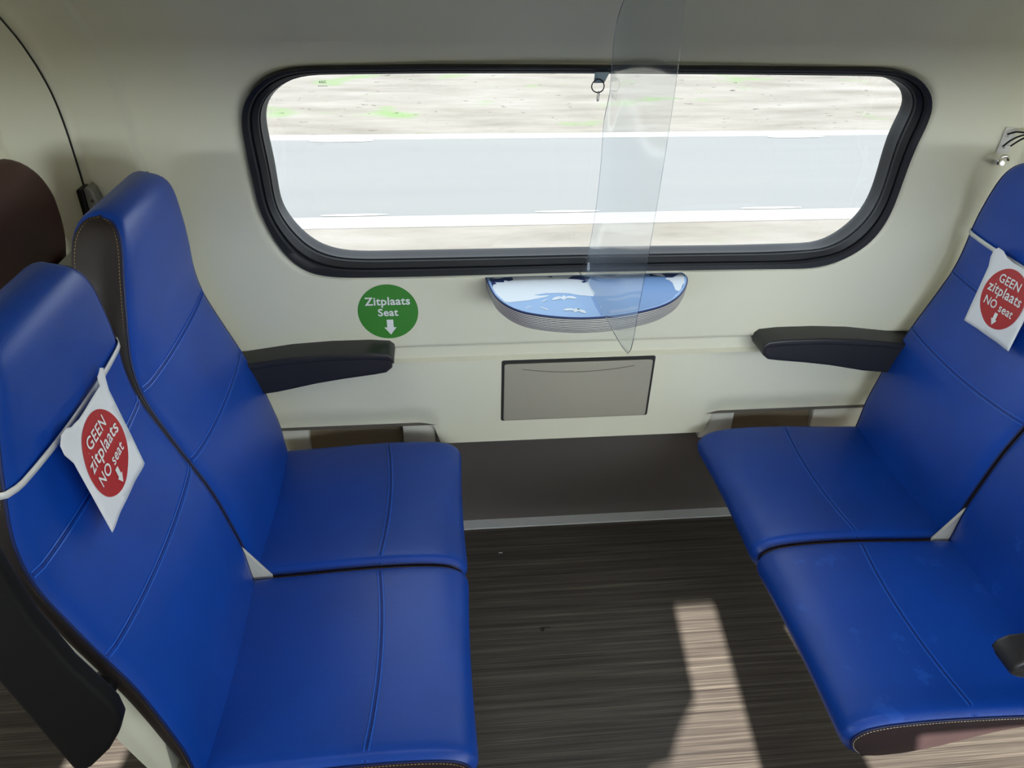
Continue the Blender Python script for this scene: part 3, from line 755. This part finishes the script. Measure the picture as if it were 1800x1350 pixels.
# ------------------------------------------------------------------ waste bin flap in the wall
fb = empty('waste_bin', (0, 0, 0)); tag(fb, 'grey-beige waste bin flap set in the wall below the table', 'bin')
def rrect(x0, x1, z0, z1, r, n=5):
    out = []
    for cx_, cz_, a0 in ((x1 - r, z1 - r, 0), (x0 + r, z1 - r, 90), (x0 + r, z0 + r, 180), (x1 - r, z0 + r, 270)):
        for i in range(n + 1):
            t = math.radians(a0 + 90 * i / n); out.append((cx_ + r * math.cos(t), cz_ + r * math.sin(t)))
    return out
def on_panel(v, off):       # follow the slightly leaning wall panel
    return [(x, fz(z) + off + (y - 0), z) for x, y, z in v]
v, f = prism(rrect(.149, .573, .477, .682, .006), 1, -.0015, .010, 0); k = MB(); k.add(on_panel(v, 0), f); k.build('bin_opening', M['flap_gap'], fb, smooth=False)
v, f = prism(rrect(.156, .566, .480, .672, .007), 1, -.006, -.001, .002, 3); k = MB(); k.add(on_panel(v, 0), f); k.build('bin_flap', M['flap'], fb, angle=40)
k = MB(); k.tube([(.36 + t * .155, fz(.645) - .0066, .655 - .014 * (1 - t * t)) for t in np.linspace(-1, 1, 24)], .0009, 5); k.build('grip_line', mat('flap_line', (.14, .13, .10), .6), fb)

# ------------------------------------------------------------------ heating ducts seen between seats and wall
def duct(label, x0, xa, xb, x1):
    e = empty('heating_duct', (0, 0, 0)); tag(e, label, 'duct', 'heating ducts behind the seats')
    for a, b in ((x0, xa), (xb, x1)):
        v, f = prism([(a, 1.8185), (b, 1.8185), (b, 1.858), (a, 1.858)], 2, .372, .4655, .002, 2); k = MB(); k.add(v, f); k.build('end_plate', M['cream_light'], e)
    k = MB(); k.add([(xa, 1.853, .4655), (xb, 1.853, .4655), (xb, 1.826, .372), (xa, 1.826, .372)], [(0, 1, 2, 3)]); k.build('duct_slope', M['duct_brown'], e, smooth=False)
    return e
duct('brown heating duct between the left window seat and the wall', at(505, 757, 1, 1.82)[0] - .03, at(542, 757, 1, 1.82)[0], at(708, 750, 1, 1.82)[0], at(764, 748, 1, 1.82)[0])
duct('brown heating duct between the right window seat and the wall', at(1222, 730, 1, 1.82)[0] + .02, at(1290, 727, 1, 1.82)[0], at(1430, 723, 1, 1.82)[0], at(1520, 720, 1, 1.82)[0])

# ------------------------------------------------------------------ hanging clear plastic screen
SX = .36
def film_y_far(z): return fz(min(z, 1.72)) - (.035 if z < 1.42 else .03) - (.045 * sm(z, 1.30, 1.40) * (1 - sm(z, 1.42, 1.55)))
ze = [.93, .945, .96, .985, 1.02, 1.067, 1.12, 1.186, 1.25, 1.316, 1.42, 1.518, 1.61, 1.70, 1.78]
ye = [1.62, 1.40, 1.315, 1.290, 1.275, 1.262, 1.245, 1.227, 1.214, 1.207, 1.204, 1.204, 1.210, 1.22, 1.235]
scr = empty('hanging_screen', (SX, 1.45, 1.0)); tag(scr, 'clear flexible plastic screen hanging in front of the window and table', 'plastic screen')
rows = []
for z in np.linspace(.932, 1.775, 80):
    yn = float(np.interp(z, ze, ye)); yf = film_y_far(z) if z < 1.58 else film_y_far(1.58) - (z - 1.58) * 1.25
    yf = max(yf, yn + .002)
    r_ = []
    zb = 0.0
    for t in np.linspace(0, 1, 26):
        y = yn + (yf - yn) * t
        x = .010 * math.sin(t * 3.1) * math.cos((z - 1.0) * 2.2) + .010 * sm(t, .75, 1) * math.sin((z - 1.05) * 7) + .004 * math.sin(z * 9 + t * 4) - .02 * sm(1.08 - z, 0, .15) * t * (1 - t) * 2
        r_.append((x, y - 1.45, z - 1.0))
    rows.append(r_)
k = MB(); k.grid(rows); o = k.build('plastic_sheet', M['film'], scr, angle=180)
# edges of the sheet catch the light: a fine hem line
k = MB(); k.tube([r_[0] for r_ in rows], .0007, 5); k.tube([r_[-1] for r_ in rows[6:66]], .0007, 5); k.build('sheet_edge', thin_clear('film_edge', (.92, .95, .97), 1.5, .1), scr)
def ring_set(px_, py_, label, y_, r_):
    p_ = at(px_, py_, 1, y_); e = empty('key_ring', tuple(p_)); tag(e, label, 'ring', 'rings holding the plastic screen')
    k = MB(); k.tube([(r_ * math.cos(t), .002 * math.sin(2 * t), r_ * math.sin(t)) for t in np.linspace(0, 2 * math.pi, 36, endpoint=False)], .0013, 8, True); k.build('split_ring', M['black_plastic'], e)
    k = MB(); k.tube([(.002 + .0028 * math.cos(t), .004 * math.cos(t), -r_ - .008 + .010 * math.sin(t)) for t in np.linspace(0, 2 * math.pi, 24, endpoint=False)], .0012, 8, True); k.build('link', M['steel'], e)
    return e
ring_set(1051, 151, 'dark metal split ring at the top of the window holding the plastic screen', 1.715, .0135)
r2 = ring_set(1034, 458, 'small ring with black tie just above the back edge of the table', 1.735, .0085)
k = MB(); k.tube([(-.004, 0, -.004), (-.014, .004, -.016), (-.018, .012, -.035), (-.012, .020, -.045)], .001, 6); k.build('tie_cord', M['black_plastic'], r2)
e = empty('suction_tab', (0, 0, 0)); tag(e, 'small clear blue-grey tab behind the upper ring at the window edge', 'tab')
p1 = at(1046, 127, 1, 1.722); p2 = at(1072, 127, 1, 1.722); p3 = at(1062, 146, 1, 1.722); p4 = at(1044, 146, 1, 1.722)
bmv = [tuple(p1), tuple(p2), tuple(p3), tuple(p4)]
k = MB(); k.add(bmv + [(x, y + .003, z) for x, y, z in bmv], [(0, 1, 2, 3), (7, 6, 5, 4), (0, 4, 5, 1), (1, 5, 6, 2), (2, 6, 7, 3), (3, 7, 4, 0)])
k.build('tab_body', mat('tab_blue_grey', (.22, .32, .40), .25), e, smooth=False)

# ------------------------------------------------------------------ small wall fittings
e = empty('coat_hook', (0, 0, 0)); tag(e, 'small grey metal bracket on the wall joint behind the left window seat', 'bracket')
v, f = prism(rrect(-.796, -.782, 1.09, 1.182, .006), 1, 1.735, 1.784, .003, 2); k = MB(); k.add(v, f); k.build('gasket', M['black_plastic'], e)
v, f = prism([(-.781, 1.09), (-.752, 1.09), (-.756, 1.15), (-.763, 1.178), (-.772, 1.187), (-.781, 1.180)], 1, 1.738, 1.784, .003, 3); k = MB(); k.add(v, f); k.build('bracket_plate', M['hook_grey'], e, angle=40)
k = MB(); k.tube([(-.767, 1.738, 1.155), (-.767, 1.735, 1.155)], .004, 12); k.build('screw', M['chrome'], e)
e = empty('cable_plate', (0, 0, 0)); tag(e, 'small white plate with black cable ties on the wall at the right edge', 'cable plate')
pts = [on_wall(x, y, -.001) for x, y in ((1768, 223), (1788, 224), (1771, 268), (1750, 268))]
bmv = [tuple(q) for q in pts]
k = MB(); k.add([(x, y - .004, z) for x, y, z in bmv] + bmv, [(0, 1, 2, 3), (7, 6, 5, 4), (0, 4, 5, 1), (1, 5, 6, 2), (2, 6, 7, 3), (3, 7, 4, 0)]); k.build('plate', M['white_plastic'], e, smooth=False)
for (x, y) in ((1775, 238), (1768, 258)):
    q = on_wall(x, y, -.008); k = MB(); k.box((q[0] - .006, q[1] - .006, q[2] - .004), (q[0] + .008, q[1] + .006, q[2] + .004)); k.build('clip', M['white_plastic'], e, smooth=False)
for ps in ([(1771, 236), (1785, 232), (1800, 233), (1830, 236)], [(1763, 257), (1778, 246), (1797, 238), (1830, 232)], [(1776, 257), (1790, 248), (1805, 241), (1830, 236)]):
    P3 = [on_wall(x, y, -.012 - i * .012) for i, (x, y) in enumerate(ps)]; k = MB(); k.tube([tuple(q) for q in spline(P3, 16)], .0022, 8); k.build('cable_tie', M['black_plastic'], e)
q = on_wall(1763, 284, -.03)
e = empty('chrome_hook', tuple(q)); tag(e, 'small chrome hook showing over the top of the right backrest', 'hook')
k = MB(); k.tube([(.013 * math.cos(t), 0, .013 * math.sin(t)) for t in np.linspace(.2, 3.6, 20)], .0042, 10); k.build('hook_ring', M['chrome'], e)
k = MB(); k.tube([(0, .0, -.004), (0, .03, -.010)], .006, 12); k.build('hook_stem', M['chrome'], e)

# ------------------------------------------------------------------ crumbs on the floor
q = at(880, 972, 2, .001); k = MB(); k.box((-.006, -.001, 0), (.006, .0015, .0012)); o = k.build('paper_scrap', M['paper'], smooth=False)
o.location = tuple(q); tag(o, 'tiny white paper scrap on the dark floor near the metal strip', 'scrap')
q = at(955, 1105, 2, .0015)
k = MB(); k.tube([(.022, .004, 0), (.008, .004, 0), (-.001, .005, 0)] + [(-.003 + .005 * math.cos(t), -.001 + .006 * math.sin(t), 0) for t in np.linspace(1.4, 6.6, 14)] + [(-.006, -.006, 0)], .0011, 6)
o = k.build('thread_curl', M['black_plastic']); o.location = tuple(q); tag(o, 'short black curl of thread lying on the dark floor', 'thread')

# ------------------------------------------------------------------ outdoors
GZ = -2.2
k = MB(); k.add([(-160, -120, GZ - .02), (160, -120, GZ - .02), (160, 160, GZ - .02), (-160, 160, GZ - .02)], [(0, 1, 2, 3)])
o = k.build('ground', M['sand'], smooth=False); tag(o, kind='structure')
rd = empty('road', (0, 0, GZ)); tag(rd, kind='structure')
RY0, RY1 = 10.68, 15.85
def strip(name, x0, x1, y0, y1, z, m, dz=.01):
    k = MB(); k.box((x0, y0, z), (x1, y1, z + dz)); return k.build(name, m, rd, smooth=False)
strip('asphalt', -60, 60, RY0, RY1, -.015, M['asphalt'])
strip('kerb', -60, 60, RY0, RY0 + .42, -.005, M['kerb'])
strip('kerb', -60, 60, RY1 - .25, RY1 + .10, -.005, M['kerb'])
for i in range(-6, 8):
    xc = -1.28 + i * 3.2
    k = MB(); k.add([(xc + a, 11.19 + b, .004) for a, b in disc(.50, 40, .045)], [tuple(range(40))]); k.build('road_marking', M['marking'], rd, smooth=False)
    xc = -1.88 + i * 9.2
    k = MB(); k.add([(xc + a, 15.47 + b, .004) for a, b in disc(.62, 40, .07)], [tuple(range(40))]); k.build('road_marking', M['marking'], rd, smooth=False)
